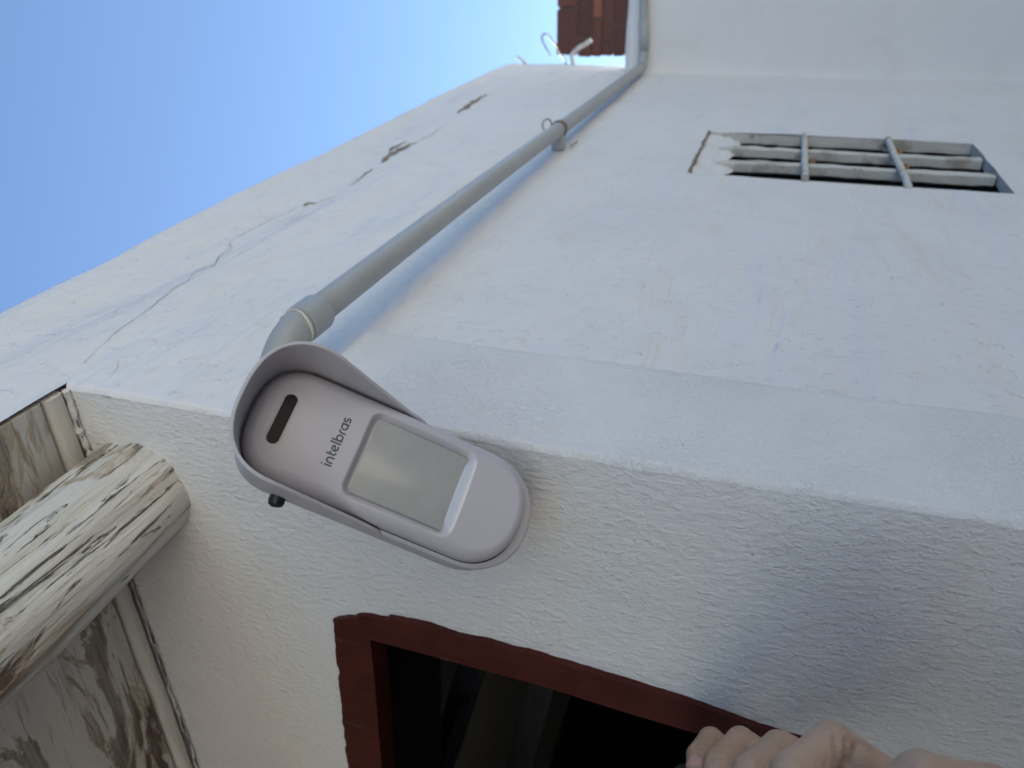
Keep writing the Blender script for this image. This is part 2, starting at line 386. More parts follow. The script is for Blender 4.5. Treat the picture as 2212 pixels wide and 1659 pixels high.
# reveals, backs and the closed dark room behind
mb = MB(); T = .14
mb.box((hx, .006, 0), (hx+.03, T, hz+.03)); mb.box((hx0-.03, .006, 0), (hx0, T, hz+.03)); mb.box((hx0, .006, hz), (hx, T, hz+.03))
mb.build('doorway_reveal', M_DARK, house)  # doorway shade put into the reveal's near-black colour
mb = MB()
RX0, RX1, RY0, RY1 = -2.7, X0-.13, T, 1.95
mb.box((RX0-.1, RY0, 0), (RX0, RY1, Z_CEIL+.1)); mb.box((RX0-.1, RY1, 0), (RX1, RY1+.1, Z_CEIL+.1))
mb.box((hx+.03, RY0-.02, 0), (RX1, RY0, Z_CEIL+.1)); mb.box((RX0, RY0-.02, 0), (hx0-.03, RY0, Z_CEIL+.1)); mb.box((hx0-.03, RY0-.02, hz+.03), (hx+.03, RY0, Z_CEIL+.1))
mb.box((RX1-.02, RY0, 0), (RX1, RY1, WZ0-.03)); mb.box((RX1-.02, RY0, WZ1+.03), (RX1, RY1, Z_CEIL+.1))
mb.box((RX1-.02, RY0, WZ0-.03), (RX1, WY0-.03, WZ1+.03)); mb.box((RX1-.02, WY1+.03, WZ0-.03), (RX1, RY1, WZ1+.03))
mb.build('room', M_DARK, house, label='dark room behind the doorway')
mb = MB()
mb.box((-5.0, -3.2, Z_CEIL+.035), (X0-.135, 2.04, Z_CEIL+.13)); mb.build('roof', M_SLAB, house)

mb = MB(); mb.box((-5.0, -3.2, 0), (-1.15, -3.05, Z_CEIL+.02)); mb.box((-5.0, -3.05, 0), (-4.85, 0, Z_CEIL+.02)); mb.build('wall', M_PLAIN, house, label='added unseen wall blocking light on the porch side away from the sensor')  # wall added out of view to keep light off the porch
# rear wall, facing the camera past the side wall
V = []; Fc = []
xr = steps(X0-.02, .3, .01)+steps(.3, 3.2, .05)[1:]; zr = steps(0, .9, .1)+steps(.9, Z_REAR, .02)[1:]; n_ = len(xr)
for z in zr:
    for x in xr:
        zz_ = z+(.003*fbm((x, 0, 0), 6) if z == zr[-1] else 0)
        V.append((x, Y_REAR-.008*math.exp(-(x-X0)/.02)+.003*fbm((x, 5, z), 3, 3), zz_))
for j in range(len(zr)-1):
    for i in range(n_-1): a = j*n_+i; Fc.append((a, a+1, a+1+n_, a+n_))
b = len(V)
for x in xr: V.append((x, Y_REAR+.12, Z_REAR))
for i in range(n_-1): Fc.append(((len(zr)-1)*n_+i, (len(zr)-1)*n_+i+1, b+i+1, b+i))
b2 = len(V)
for x in xr: V.append((x, Y_REAR+.12, 0))
for i in range(n_-1): Fc.append((b+i, b+i+1, b2+i+1, b2+i))
obj('wall', V, Fc, M_PLAIN, house, True, None, 'low plain rear wall meeting the side wall at the far inner corner')

# door frame: head and jamb of red painted timber, ragged paint edge on the plaster
def frame_piece(name, outline, y0, y1, mat):
    P = []
    k = len(outline)
    for i in range(k):
        a, ja = outline[i][:2], outline[i][2]; b = outline[(i+1) % k][:2]
        A = at(*a, 1, y0); B = at(*b, 1, y0); L = np.linalg.norm(B-A); n = max(1, int(L/.004)) if ja else 1
        d = (B-A)/max(L, 1e-6); nn = np.array([d[2], 0, -d[0]])
        for q in range(n):
            p = A+(B-A)*q/n
            if ja: p = p+nn*.0016*ja*(fbm((p[0], i, p[2]), 90, 4)+.6*fbm((p[0], i, p[2]), 25, 2))
            P.append(p)
    n = len(P); V = P+[np.array([p[0], y1, p[2]]) for p in P]
    fs = [list(range(n)), list(range(n, 2*n))[::-1]]+[[i, i+n, (i+1) % n+n, (i+1) % n] for i in range(n)]
    o = obj(name, V, fs, mat, house); fix_normals(o); return o
mbf = None
df_out = [(722, 1338, 1), (770, 1333, 1), (840, 1338, 1), (920, 1354, 1), (1010, 1380, .8), (1140, 1412, .6), (1330, 1470, .5), (1520, 1530, .5), (1640, 1571, .5), (1780, 1612, .5), (1940, 1656, .5), (2212, 1735, 0),
          (2150, 1790, 0), (1940, 1728, 0), (1580, 1607, 0), (1360, 1542, 0), (1170, 1482, 0), (800, 1382, 0)]
jamb = frame_piece('door_jamb', df_out, -.004, .022, M_RED)
head = frame_piece('door_head', [(721, 1340, 1), (724, 1400, 1), (733, 1480, 1), (742, 1580, 1), (754, 1680, 1), (770, 1860, 0), (842, 1860, 0), (826, 1680, 0), (810, 1480, 0), (800, 1382.5, 0), (760, 1342, 0)], -.003, .022, M_RED)
# small orange scuffs where the old coat shows are in the paint; timbers inside
ti = thing('roof_timber', (0, 0, 0), '', '') if False else None
mb = MB()
def beam_px(p, q, y, wpx, dep, mbx):
    A = at(*p, 1, y); B = at(*q, 1, y); d = (B-A)/np.linalg.norm(B-A); n = np.array([d[2], 0, -d[0]])
    wv = wpx/F_PX*np.linalg.norm(A-CAM)
    a, b = A-n*wv/2, A+n*wv/2; c, e = B+n*wv/2, B-n*wv/2
    V = [a, b, c, e]+[v+np.array([0, dep, 0]) for v in (a, b, c, e)]
    mbx.add(V, [(0, 1, 2, 3), (7, 6, 5, 4), (0, 4, 5, 1), (1, 5, 6, 2), (2, 6, 7, 3), (3, 7, 4, 0)])
for (p, q, y, wd) in [((884, 1340), (905, 1800), .22, 66), ((1060, 1300), (905, 1800), .42, 62), ((1210, 1330), (1085, 1800), .62, 60), ((985, 1560), (930, 1760), .36, 12)]:
    mb = MB(); beam_px(p, q, y, wd, .05, mb); mb.build('roof_timber', M_TIMBER, house, bevel=.002, norm=True)

# porch ceiling boards (run along the front wall) and trim
def board(y0, y1, z, mat, x0=-3.4, x1=X0-.004, name='ceiling_board'):
    V = []; Fc = []; xx = steps(x0, x1, .012); n = len(xx)
    prof = [(y0, z+.022), (y0+.0006, z+.002), (y0+.003, z), ((y0+y1)/2, z-.0008), (y1-.003, z), (y1-.0006, z+.002), (y1, z+.022)]
    s = random.random()*50
    for x in xx:
        for k, (y, q) in enumerate(prof):
            V.append((x, y+(.0015*fbm((x, s, k//3), 9, 3)), q+.0012*fbm((x, s, 0), 5, 3)))
    k = len(prof)
    for i in range(n-1):
        for j in range(k-1): Fc.append((i*k+j, i*k+j+1, (i+1)*k+j+1, (i+1)*k+j))
    for i in (0, n-1): Fc.append([i*k+j for j in range(k)][::(1 if i else -1)])
    o = obj(name, V, Fc, mat, house, True); o.data.set_sharp_from_angle(angle=R(50)); fix_normals(o); return o
y = -.003; widths = [.018, .21, .12, .14, .12, .11, .1, .12, .1, .11, .12, .1, .12, .12, .12]+[.12]*11; mats_ = [M_BOARD2, M_BOARD, M_BOARD, M_BOARD, M_BOARD]
for i, wd in enumerate(widths):
    zz_ = Z_CEIL+(-.0025 if i == 0 else 0)
    board(y-wd, y-.0016, zz_, M_BOARD2 if i == 0 else (mats_[i] if i < 5 else (M_BOARD if i % 2 else M_BOARD2)), name='ceiling_trim' if i == 0 else 'ceiling_board')
    y -= wd
mb = MB(); mb.box((-5.0, -3.2, Z_CEIL+.023), (X0-.004, .0, Z_CEIL+.034)); mb.build('ceiling_deck', M_DARK, house)
# ragged mortar and dark gaps along the joint of ceiling and wall
mb = MB(); xx = np.linspace(X0-.004, -1.2, 260)
mb.tube([(x, -.002+.0025*fbm((x, 1, 1), 40, 4), Z_CEIL-.002+.0025*fbm((x, 4, 1), 45, 4)) for x in xx], [max(.0012, (.0026 if x > -.10 else .0009)*(1+.9*fbm((x, 7, 1), 160, 5))) for x in xx], 8)
mb.build('joint_mortar', M_GRAIN, house)
mb = MB(); xx = np.linspace(X0-.03, -.9, 220)
mb.tube([(x, -.0030+.0012*fbm((x, 1, 1), 30, 4), Z_CEIL-.0035) for x in xx], [max(.0001, .0013*(fbm((x, 9, 1), 26, 4)+.35)) for x in xx], 6)
mb.build('joint_gap', M_SEAM, house)

# the log that carries the ceiling boards
def log_mesh():
    # axis points: end at the wall (y=0) and out towards the camera side
    A = at(244, 1042, 1, 0); r0 = .0415
    V = []; Fc = []; n = 96; L = 3.1; K = 260
    for k in range(K+1):
        t = k/K; y = .03-t*L
        t = min(t*3.1/1.7, 1.6); ax = A[0]-.045*t+.012*math.sin(t*5+1)-.010; az = Z_CEIL-.046-.012*math.sin(t*3.1)*t
        rr = r0*(1+.42*t)+.004*math.sin(t*9+.5)
        for j in range(n):
            a = 2*math.pi*j/n; d = Vector((math.cos(a), y*1.2, math.sin(a)))
            r = rr*(1+.055*noise.noise(Vector((d.x*1.3, y*2.2, d.z*1.3)))+.03*noise.noise(Vector((d.x*3, y*5, d.z*3+9))))
            g = noise.noise(Vector((math.cos(a)*9, y*2.2, math.sin(a)*9+3)));
            r -= .0035*max(0, g-.25)*2.2
            r += .004*noise.noise(Vector((math.cos(a)*2.5+5, y*9, math.sin(a)*2.5))); r += .0012*fbm((math.cos(a)*14, y*7, math.sin(a)*14), 1, 3)
            V.append((ax+r*math.cos(a), y, min(az+r*math.sin(a), Z_CEIL-.001)))
    for k in range(K):
        for j in range(n): Fc.append((k*n+j, k*n+(j+1) % n, (k+1)*n+(j+1) % n, (k+1)*n+j))
    Fc.append(list(range(K*n, K*n+n)))
    o = obj('rafter_log', V, Fc, M_LOG, house, True); fix_normals(o); o['label'] = 'thick weathered log with peeling white paint set into the porch wall'
log_mesh()
# cracks and spalled patches on the side wall
def ribbon3(pts2, wfun, name, mat, parent, dx=.0007):
    P = [at(u, v, 0, X0) for u, v in pts2]; Q = []
    for i in range(len(P)-1):
        L = np.linalg.norm(P[i+1]-P[i]); n = max(2, int(L/.004))
        for k in range(n): Q.append(P[i]+(P[i+1]-P[i])*k/n)
    Q.append(P[-1]); V = []; Fc = []; n = len(Q)
    for i, p in enumerate(Q):
        d = Q[min(i+1, n-1)]-Q[max(i-1, 0)]; d = d/np.linalg.norm(d); nn = np.array([0, -d[2], d[1]])
        off = .0045*fbm((0, p[1], p[2]), 28, 4); wd = wfun(i/(n-1), p)
        for s in (-1, 1):
            q = p+nn*(off+s*wd/2*(1+.5*fbm((s, p[1], p[2]), 90, 2)))
            V.append((X0+wave(q[1], q[2])+dx, q[1], q[2]))
    for i in range(n-1): Fc.append((2*i, 2*i+1, 2*i+3, 2*i+2))
    return obj(name, V, Fc, mat, parent)
def cw(base): return lambda t, p: base*(.38 if base < .004 else .8)*(math.sin(math.pi*min(max(t, .04), .96))**.5)*(.55+1.1*abs(fbm((5, p[1], p[2]), 18, 3)))
for pl, b in [([(186, 783), (212, 752), (235, 735), (268, 706), (300, 681), (322, 664), (352, 638), (400, 609), (430, 583), (460, 569)], .0022),
              ([(456, 577), (480, 548), (492, 528)], .0020), ([(490, 548), (500, 520), (560, 490), (606, 466), (640, 448), (668, 441)], .0024),
              ([(684, 440), (712, 428), (727, 424)], .003), ([(758, 402), (784, 384), (806, 366)], .0045), ([(895, 309), (925, 296), (962, 272)], .0035),
              ([(660, 449), (640, 470), (618, 486)], .0014), ([(235, 1390-580), (250, 795), (252, 778)], .0012)]:
    ribbon3(pl, cw(b), 'crack', M_CRACK, house)
for pl, b in [([(655, 446), (668, 440), (682, 441)], .010), ([(823, 352), (838, 338), (852, 329), (868, 320), (884, 312), (899, 309)], .017), ([(838, 332), (850, 318), (866, 312), (878, 306)], .006),
              ([(989, 246), (1004, 236), (1022, 222), (1038, 212), (1052, 206)], .017)]:
    ribbon3(pl, cw(b), 'spalled_patch', M_SPALL, house, .0012)
# pinholes on front/side wall are in the shader

# barred window in the side wall
win = bpy.data.objects.new('window', None); C.objects.link(win); win.parent = house; win.location = (X0, (WY0+WY1)/2, WZ0)
win['label'] = 'unglazed window with whitewashed upright bars and two rusty cross bars'
mb = MB(); D = .017
xf = X0-.001
def quadgrid(a, b, c, d, n1, n2, jit, mbx):
    a, b, c, d = map(np.array, (a, b, c, d)); V = []
    for i in range(n1+1):
        for j in range(n2+1):
            u, v = i/n1, j/n2; p = (a*(1-u)+b*u)*(1-v)+(d*(1-u)+c*u)*v
            p = p+jit*np.array([fbm(p, 40, 3), fbm(p+3, 40, 3), fbm(p+9, 40, 3)]) if 0 < v else p
            V.append(p)
    mbx.add(V, [(i*(n2+1)+j, (i+1)*(n2+1)+j, (i+1)*(n2+1)+j+1, i*(n2+1)+j+1) for i in range(n1) for j in range(n2)])
def wx(y, z): return X0+wave(y, z)
quadgrid((wx(WY1, WZ0), WY1, WZ0), (wx(WY1, WZ1), WY1, WZ1), (X0-D, WY1, WZ1), (X0-D, WY1, WZ0), 30, 8, .002, mb)
quadgrid((wx(WY0, WZ0), WY0, WZ0), (wx(WY0, WZ1), WY0, WZ1), (X0-D, WY0, WZ1), (X0-D, WY0, WZ0), 30, 8, .002, mb)
quadgrid((wx(WY0, WZ1), WY0, WZ1), (wx(WY1, WZ1), WY1, WZ1), (X0-D, WY1, WZ1), (X0-D, WY0, WZ1), 20, 8, .002, mb)
quadgrid((wx(WY0, WZ0), WY0, WZ0), (wx(WY1, WZ0), WY1, WZ0), (X0-D, WY1, WZ0), (X0-D, WY0, WZ0), 20, 8, .002, mb)
mb.build('window_reveal', M_GRILLE, win, smooth=True)
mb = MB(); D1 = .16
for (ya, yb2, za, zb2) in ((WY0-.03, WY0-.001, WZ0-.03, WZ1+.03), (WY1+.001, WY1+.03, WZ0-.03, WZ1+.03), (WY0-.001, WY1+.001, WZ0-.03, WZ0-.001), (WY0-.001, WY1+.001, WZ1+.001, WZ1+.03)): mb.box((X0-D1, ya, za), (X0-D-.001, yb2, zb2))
mb.build('window_shade_box', M_DARK, win)  # dark tunnel added so the gaps between bars show as shade
Hy = WY1-WY0
def rough_bar(a, b, sx, sy, name, mat, n=40, taper=0):
    """square bar from a to b along z, rough edges"""
    a = np.array(a); b = np.array(b); V = []; Fc = []
    for i in range(n+1):
        t = i/n; p = a*(1-t)+b*t; k = 1-taper*max(0, (t-.93)/.07)
        for (u, v) in ((-1, -.8), (-.8, -1), (.8, -1), (1, -.8), (1, .8), (.8, 1), (-.8, 1), (-1, .8)):
            q = p+np.array([u*sx/2*k, v*sy/2*k, 0]); q = q+.0015*np.array([fbm(q, 30, 3), fbm(q+5, 30, 3), 0]); V.append(q)
    for i in range(n):
        for j in range(8): Fc.append((i*8+j, i*8+(j+1) % 8, (i+1)*8+(j+1) % 8, (i+1)*8+j))
    Fc += [list(range(8))[::-1], [n*8+j for j in range(8)]]
    o = obj(name, V, Fc, mat, win, False); fix_normals(o); o.data.set_sharp_from_angle(angle=R(30)); return o
BARY = [WY0+Hy*f for f in (.37, .70)]
for yb in BARY:
    rough_bar((X0-.0115, yb, WZ0+.002), (X0-.0115, yb, WZ1-.022), .015, .018, 'bar', M_GRILLE, taper=.5)
def zat(u, v): return at(u, v, 0, X0-.006)[2]
ZC = [zat(1737, 340), zat(1935, 355)]
for k, zc in enumerate(ZC):
    mb = MB(); pts = [(X0+.0005, WY0-.004+(Hy+.008)*i/14, zc+.0015*fbm((i, k, 0), .7)) for i in range(15)]
    mb.tube(pts, .0052, 8); mb.build('cross_bar', M_GRILLE, win, smooth=True)
    for yb in BARY[:2] if k else BARY[:1]:
        b = MB(); pts = [(X0-.0035+.001*random.random(), yb+.012+.002*i, zc-.008-.002*i) for i in range(4)]
        b.tube(pts, [.004, .0055, .005, .003], 8); b.build('rust_bloom', M_RUST, win, smooth=True)
# plaster packed over the bar heads
V = []; Fc = []; n1, n2 = 34, 16
for i in range(n1+1):
    for j in range(n2+1):
        u, v = i/n1, j/n2; y = WY0+Hy*u
        low = .046+.014*fbm((u*2, 0, 2), 1.3, 3)+.004*math.cos(u*2*math.pi*3+.5)
        z = WZ1-low*v; x = X0-.003-.012*v**1.5+.003*fbm((u*5, v*3, 1), 1.5, 3)
        V.append((x, y, z))
for i in range(n1):
    for j in range(n2): a = i*(n2+1)+j; Fc.append((a, a+n2+1, a+n2+2, a+1))
b = len(V)
obj('plaster_fill', V, Fc, M_PLAIN, win, True)
mb = MB(); pts = [(X0-.0005+.0004, WY0+Hy*(.02+.96*i/16), WZ1+.001+.0015*fbm((i, 2, 2), .6)) for i in range(17)]
mb.tube(pts, [.0035*(.5+abs(fbm((i, 3, 1), .5))) for i in range(17)], 8); mb.build('gap', M_SPALL, win, smooth=True)

# ------------------------------------------------------------------ rods standing out of the parapet end
def px_wire(name, pts, plane_y, rad, label, mat=M_STEEL, n=6):
    P = [at(1042.3+u*.2232, v*.2232, 1, plane_y) for u, v in pts]
    P = catmull(P, n); base = P[-1]
    t = thing(name, tuple(base), label, 'metal rod', 'bent rods on the parapet end')
    mb = MB(); mb.tube(P, rad, 10); mb.build('rod', mat, t, smooth=True)
px_wire('bent_rod', [(655, 535), (625, 480), (590, 420), (574, 372), (582, 340), (602, 327), (640, 345), (680, 400), (722, 455), (750, 520), (800, 580), (805, 625)], Y_END-.01, .0022, 'thin dark wire bent into a narrow loop against the sky beside the brick pier')
px_wire('bent_rod', [(1055, 385), (1000, 425), (945, 455), (890, 500), (862, 550), (875, 610), (890, 655)], Y_END-.012, .0062, 'thick whitewashed rod bent in an elbow in front of the brick pier', M_GRILLE)
px_wire('bent_rod', [(328, 543), (365, 572), (405, 602), (430, 640)], Y_END-.01, .0040, 'short whitewashed rod stub nearest the open sky at the parapet tip', M_GRILLE)
mb = MB(); 
# chipped plate edge on the tip
# ------------------------------------------------------------------ brick pier beyond the rear wall
YB = Y_REAR+.85
def bp(u, v): return at(u, v, 1, YB)
zT = bp(1203, 60)[2]; xL = bp(1280, 119)[0]
pier = thing('brick_pier', (xL+.3, YB+.2, 0), 'dark red brick pier rising behind the far wall', 'brick pier')
mb = MB(); mb.box((xL+.006, YB+.006, .0), (xL+.62, YB+.3, zT-.006)); mb.build('mortar', M_MORTAR, pier)
mb = MB(); cols = [1203, 1245, 1250, 1276, 1280, 1299, 1302, 1323, 1327, 1350, 1354, 1378, 1382, 1406, 1410, 1434]
for ci in range(0, len(cols), 2):
    z1 = bp(cols[ci], 60)[2]; z0 = bp(cols[ci+1], 60)[2]; x = xL-random.uniform(0, .006); k = 0
    off = [.0, .09, .03, .11, .05, .1, .02, .08][ci//2]
    first = True
    while x < xL+.62:
        L = (.16 if not first else .16-off)+random.uniform(-.006, .006); first = False
        x2 = min(x+L, xL+.63)
        if x2-x > .02: mb.box((x, YB-random.uniform(0, .004), z0), (x2-.009, YB+.3, z1), jit=.0015)
        x = x2
mb.build('brickwork', M_BRICK, pier, bevel=.003)

# ------------------------------------------------------------------ conduit
PR = .0113
pA = at(668, 688, 0, X0+.045)                   # coupling; the pipe leans away from the wall towards this end
pB = at(1376, 152, 0, X0+.018)
yA, yB_ = pA[1], Y_REAR-.024
def cp(y):
    t = (y-yA)/(pB[1]-yA); return np.array([pA[0]+(pB[0]-pA[0])*t, y, pA[2]+(pB[2]-pA[2])*t])
cond = thing('conduit', tuple(cp(yB_)), 'slim grey pvc conduit strapped along the white side wall down to the sensor', 'conduit')
mb = MB(); mb.tube([cp(y)+np.array([.0012*math.sin(y*4), 0, .0015*math.sin(y*3.1)]) for y in steps(yA-.004, yB_-.035, .04)], PR, 40); mb.build('pipe', M_PVC, cond, smooth=True, label='long grey pipe length')
c0 = cp(yB_-.035)
P = [c0+np.array([.035*(1-math.cos(a)), .035*math.sin(a), 0]) for a in np.linspace(0, math.pi/2, 12)]
mb = MB(); mb.tube(P, PR*1.13, 32); mb.build('elbow', M_FIT, cond, smooth=True)
y2 = c0[1]+.035; p2 = at(1391, -200, 1, y2)
P = [P[-1]*(1-t)+p2*t for t in np.linspace(0, 1.5, 14)]
mb = MB(); mb.tube(P, PR, 32); mb.build('pipe', M_PVC, cond, smooth=True, label='short pipe length running across the rear wall')
mb = MB(); mb.tube(P[:3], PR*1.12, 32); mb.build('coupling', M_FIT, cond, smooth=True)
yc = yA; XC = pA[0]; El = []; RBEND = .046
for a in np.linspace(0, R(80), 22): El.append((XC-RBEND*(1-math.cos(a)), yc-.012-RBEND*math.sin(a), pA[2]))
for k in range(1, 4): El.append((El[21][0]-.010*k, El[21][1]-.0015*k, pA[2]))
mb = MB(); mb.tube([(XC, yc+.002, pA[2])]+[(XC, yc-.007, pA[2])]+El, [PR*1.12]*2+[PR*1.12]*len(El), 40, start=(0, 0, 1)); mb.build('elbow', M_FIT, cond, smooth=True)
mb = MB(); ysq = [yc+.0125, yc+.013, yc+.0115, yc-.0085, yc-.0125, yc-.0135]; rs = [PR*1.01, PR*1.24, PR*1.29, PR*1.29, PR*1.27, PR*1.12]
mb.tube([cp(y) for y in ysq], rs, 48, start=(0, 0, 1)); o = mb.build('coupling', M_FIT, cond); sm_auto(o, 35)
mb = MB(); n = 44
ring = [(XC+PR*1.16*math.cos(a), yc-.0145-.0035*max(0, math.cos(a+2.0))+.0015*math.sin(2*a), pA[2]+PR*1.16*math.sin(a)) for a in np.linspace(0, 2*math.pi, n)]
mb.tube(ring, [.0007+.0005*abs(math.sin(3*i)) for i in range(n)], 8); mb.build('sealant_bead', M_SEAL, cond, smooth=True)
def on_coup(a, y, r=PR*1.295): return (XC+r*math.cos(a), y, pA[2]+r*math.sin(a))
a0 = R(52); mb = MB()
dm = [(a0, yc+.008), (a0+.18, yc+.003), (a0, yc-.002), (a0-.18, yc+.003), (a0, yc+.008)]
mb.tube([on_coup(a, y) for a, y in dm], .0003, 6); mb.build('moulded_mark', M_FIT, cond)
mb = MB(); q = np.array([XC+PR*1.10*math.cos(R(70)), yc-.017, pA[2]+PR*1.10*math.sin(R(70))]); nn_ = np.array([math.cos(R(70)), -.15, math.sin(R(70))])
mb.tube([q-nn_*.001, q+nn_*.0009, q+nn_*.0013], [.0040, .0038, .0027], 20); mb.build('moulded_button', M_FIT, cond, smooth=True)
# strap and tie wire
yk = at(1206, 288, 0, X0+.026)[1]; kc = cp(yk)
mb = MB(); ring = [(kc[0]+PR*1.08*math.cos(a), yk+.003*math.sin(a*1.3), kc[2]+PR*1.08*math.sin(a)) for a in np.linspace(0, 2*math.pi, 32)]
mb.tube(ring+[(p[0], p[1]+.005, p[2]) for p in ring], .0016, 8)
mb.build('tie_wire', M_STEEL, cond, smooth=True)
mb = MB(); curl = [(kc[0]+.008+.008*math.cos(t), yk-.003-.003*t, kc[2]+PR*1.1+.006+.006*math.sin(t)) for t in np.linspace(-2, 3.6, 24)]
mb.tube(curl, .0012, 8); mb.build('wire_end', M_STEEL, cond, smooth=True)
mb = MB(); curl = [(X0+.004+.001*t, yk+.01+.010*t, kc[2]-PR-.008+.003*math.sin(t*2)) for t in np.linspace(0, 3, 16)]; mb.tube(curl, .0010, 8); mb.build('wire_end', M_STEEL, cond, smooth=True)
mb = MB(); mb.box((X0+.001, yk-.010, kc[2]-.010), (kc[0]-PR*.5, yk+.008, kc[2]+.010)); mb.build('spacer_block', M_PVC, cond, bevel=.002)

# ------------------------------------------------------------------ motion sensor
mm = .001
Rs = np.array([[0.35002, -0.91103, 0.2175], [0.89763, 0.39258, 0.19986], [-0.26747, 0.12528, 0.95538]])
base = CAM+CM@np.array([-0.06539, -0.04408, -0.41981]); sx, sy, sz = (CM@Rs).T
def rot(v, k, a): return v*math.cos(a)+np.cross(k, v)*math.sin(a)+k*np.dot(k, v)*(1-math.cos(a))
sx, sz = rot(sx, sy, R(6)), rot(sz, sy, R(6)); sy, sz = rot(sy, sx, R(6)), rot(sz, sx, R(6))
base = base-CM@np.array([.0005, .0, 0])
FRONT0 = 0.0
def SW(x, y, z): return base+(sx*x+sy*y+sz*z)*mm   # sensor mm -> world
sens = thing('motion_sensor', tuple(base), 'off white hooded motion sensor mounted at the wall corner', 'sensor')
HW, HT, HB = 31.8, 79.5, 83.0
def halfw(y, e=0):
    """half width of the outline at height y, offset outwards by e"""
    top, bot = HT+e, HB+e; w0 = HW+e
    if y > 52: q = min((y-52)/(top-52), 1); return w0*max(1-q**2.5, 0)**(1/2.5)
    if y < -54: q = min((-54-y)/(bot-54), 1); return w0*max(1-q**2.2, 0)**(1/2.2)
    return w0-.8*sst(52, -54, y)*0
def outline(e, n=160, drop=0):
    P = []
    # closed loop counterclockwise starting right side middle
    ts = np.linspace(0, 2*math.pi, n, endpoint=False)
    for t in ts:
        c, s = math.cos(t), math.sin(t)
        P.append((c, s))
    out = []
    for t in ts:
        c, s = math.cos(t), math.sin(t)
        if s >= 0: yy = 52; H = HT+e-52; ex = 2/2.5
        else: yy = -54; H = HB+e+drop-54; ex = 2/2.2
        exx = 2/2.5 if s >= 0 else 2/2.2
        out.append((math.copysign(abs(c)**exx, c)*(HW+e), yy+math.copysign(abs(s)**ex, s)*H))
    return out
def rbox(x, y, cx_, cy_, hx_, hy_, r):
    qx, qy = abs(x-cx_)-hx_+r, abs(y-cy_)-hy_+r
    return math.hypot(max(qx, 0), max(qy, 0))+min(max(qx, qy), 0)-r
LX, LY, LHX, LHY = 0, -12.5, 25.8, 33.0
def crown(x, y): return -4.6*(x/HW)**2+3.0*math.exp(-((y+14)/46)**2)-2.2*sst(40, 82, y)*1.5
def face(x, y, d):
    """front surface height, d = inward distance from the outline"""
    Rr = 8.0
    e = -(Rr-math.sqrt(max(Rr*Rr-(Rr-min(d, Rr))**2, 0)))
    z = crown(x, y)+e
    s = rbox(x, y, LX, LY, LHX, LHY, 7.5)
    bot = sst(-1.0, 3.0, (LY-y-LHY)-(abs(x)-LHX))
    wb = 4.2+(5.2-1.6*(x/26)**2)*bot
    z -= 5.0*sst(0.3, -wb, s)
    s2 = rbox(x, y, 0, 62.8, 14.6, 3.4, 3.3); z -= 1.0*sst(.3, -.3, s2)
    return z
# rows across y, columns across x
V = []; Fc = []; MI = []
rows = []
tt = np.linspace(0, 1, 46)[1:]; 
ytop = [HT-.02-(HT-52)*(1-math.cos(q*math.pi/2)) for q in np.linspace(0.02, 1, 44)]
ymid = list(np.linspace(52, -54, 180))[1:-1]
ybot = [-(HB-.02)+(HB-54)*(1-math.cos(q*math.pi/2)) for q in np.linspace(0.02, 1, 44)][::-1]
rowsy = ytop+ymid+ybot; NX = 120
cols_ = [math.sin(math.pi/2*c)*.35+c*.65 for c in np.linspace(-1, 1, NX+1)]
def dist_in(x, y):
    w_ = halfw(y); dx = w_-abs(x)
    if y > 52:
        q = math.hypot(x/HW, (y-52)/(HT-52)) if True else 0
        g = 1-((abs(x)/HW)**2.5+((y-52)/(HT-52))**2.5); gr = math.hypot(2.5*(abs(x)/HW)**1.5/HW, 2.5*((y-52)/(HT-52))**1.5/(HT-52))
        return min(max(g/max(gr, 1e-3), 0), 40) if g > 0 else 0
    if y < -54:
        g = 1-((abs(x)/HW)**2.2+((-54-y)/(HB-54))**2.2); gr = math.hypot(2.2*(abs(x)/HW)**1.2/HW, 2.2*((-54-y)/(HB-54))**1.2/(HB-54))
        return min(max(g/max(gr, 1e-3), 0), 40) if g > 0 else 0
    return max(dx, 0)
for y in rowsy:
    w_ = max(halfw(y), .05)
    for c in cols_:
        x = w_*c; d = dist_in(x, y); V.append(SW(x, y, face(x, y, d)))
n = NX+1
for j in range(len(rowsy)-1):
    yc_ = (rowsy[j]+rowsy[j+1])/2; w_ = halfw(yc_)
    for i in range(NX):
        x = w_*(cols_[i]+cols_[i+1])/2; s = rbox(x, yc_, LX, LY, LHX, LHY, 7.5)
        gl = 1 if (-9.8 < s < -.2 and yc_ < -35.5 and abs(x) < 25+(yc_+40)*.8) else 0
        Fc.append((j*n+i, (j+1)*n+i, (j+1)*n+i+1, j*n+i+1)); MI.append(gl)
# skirt of the cover: extrude the boundary backwards
bd = [j*n for j in range(len(rowsy))]+[(len(rowsy)-1)*n+i for i in range(1, n)]+[j*n+n-1 for j in range(len(rowsy)-2, -1, -1)]+[i for i in range(n-2, 0, -1)]
b = len(V)
for k in bd:
    p = V[k]; V.append(p-sz*10*mm)
for k in range(len(bd)):
    k2 = (k+1) % len(bd); Fc.append((bd[k], b+k, b+k2, bd[k2])); MI.append(0)
o = obj('front_cover', V, Fc, [M_PLASTIC, M_GLOSSP], sens, True, MI); fix_normals(o)

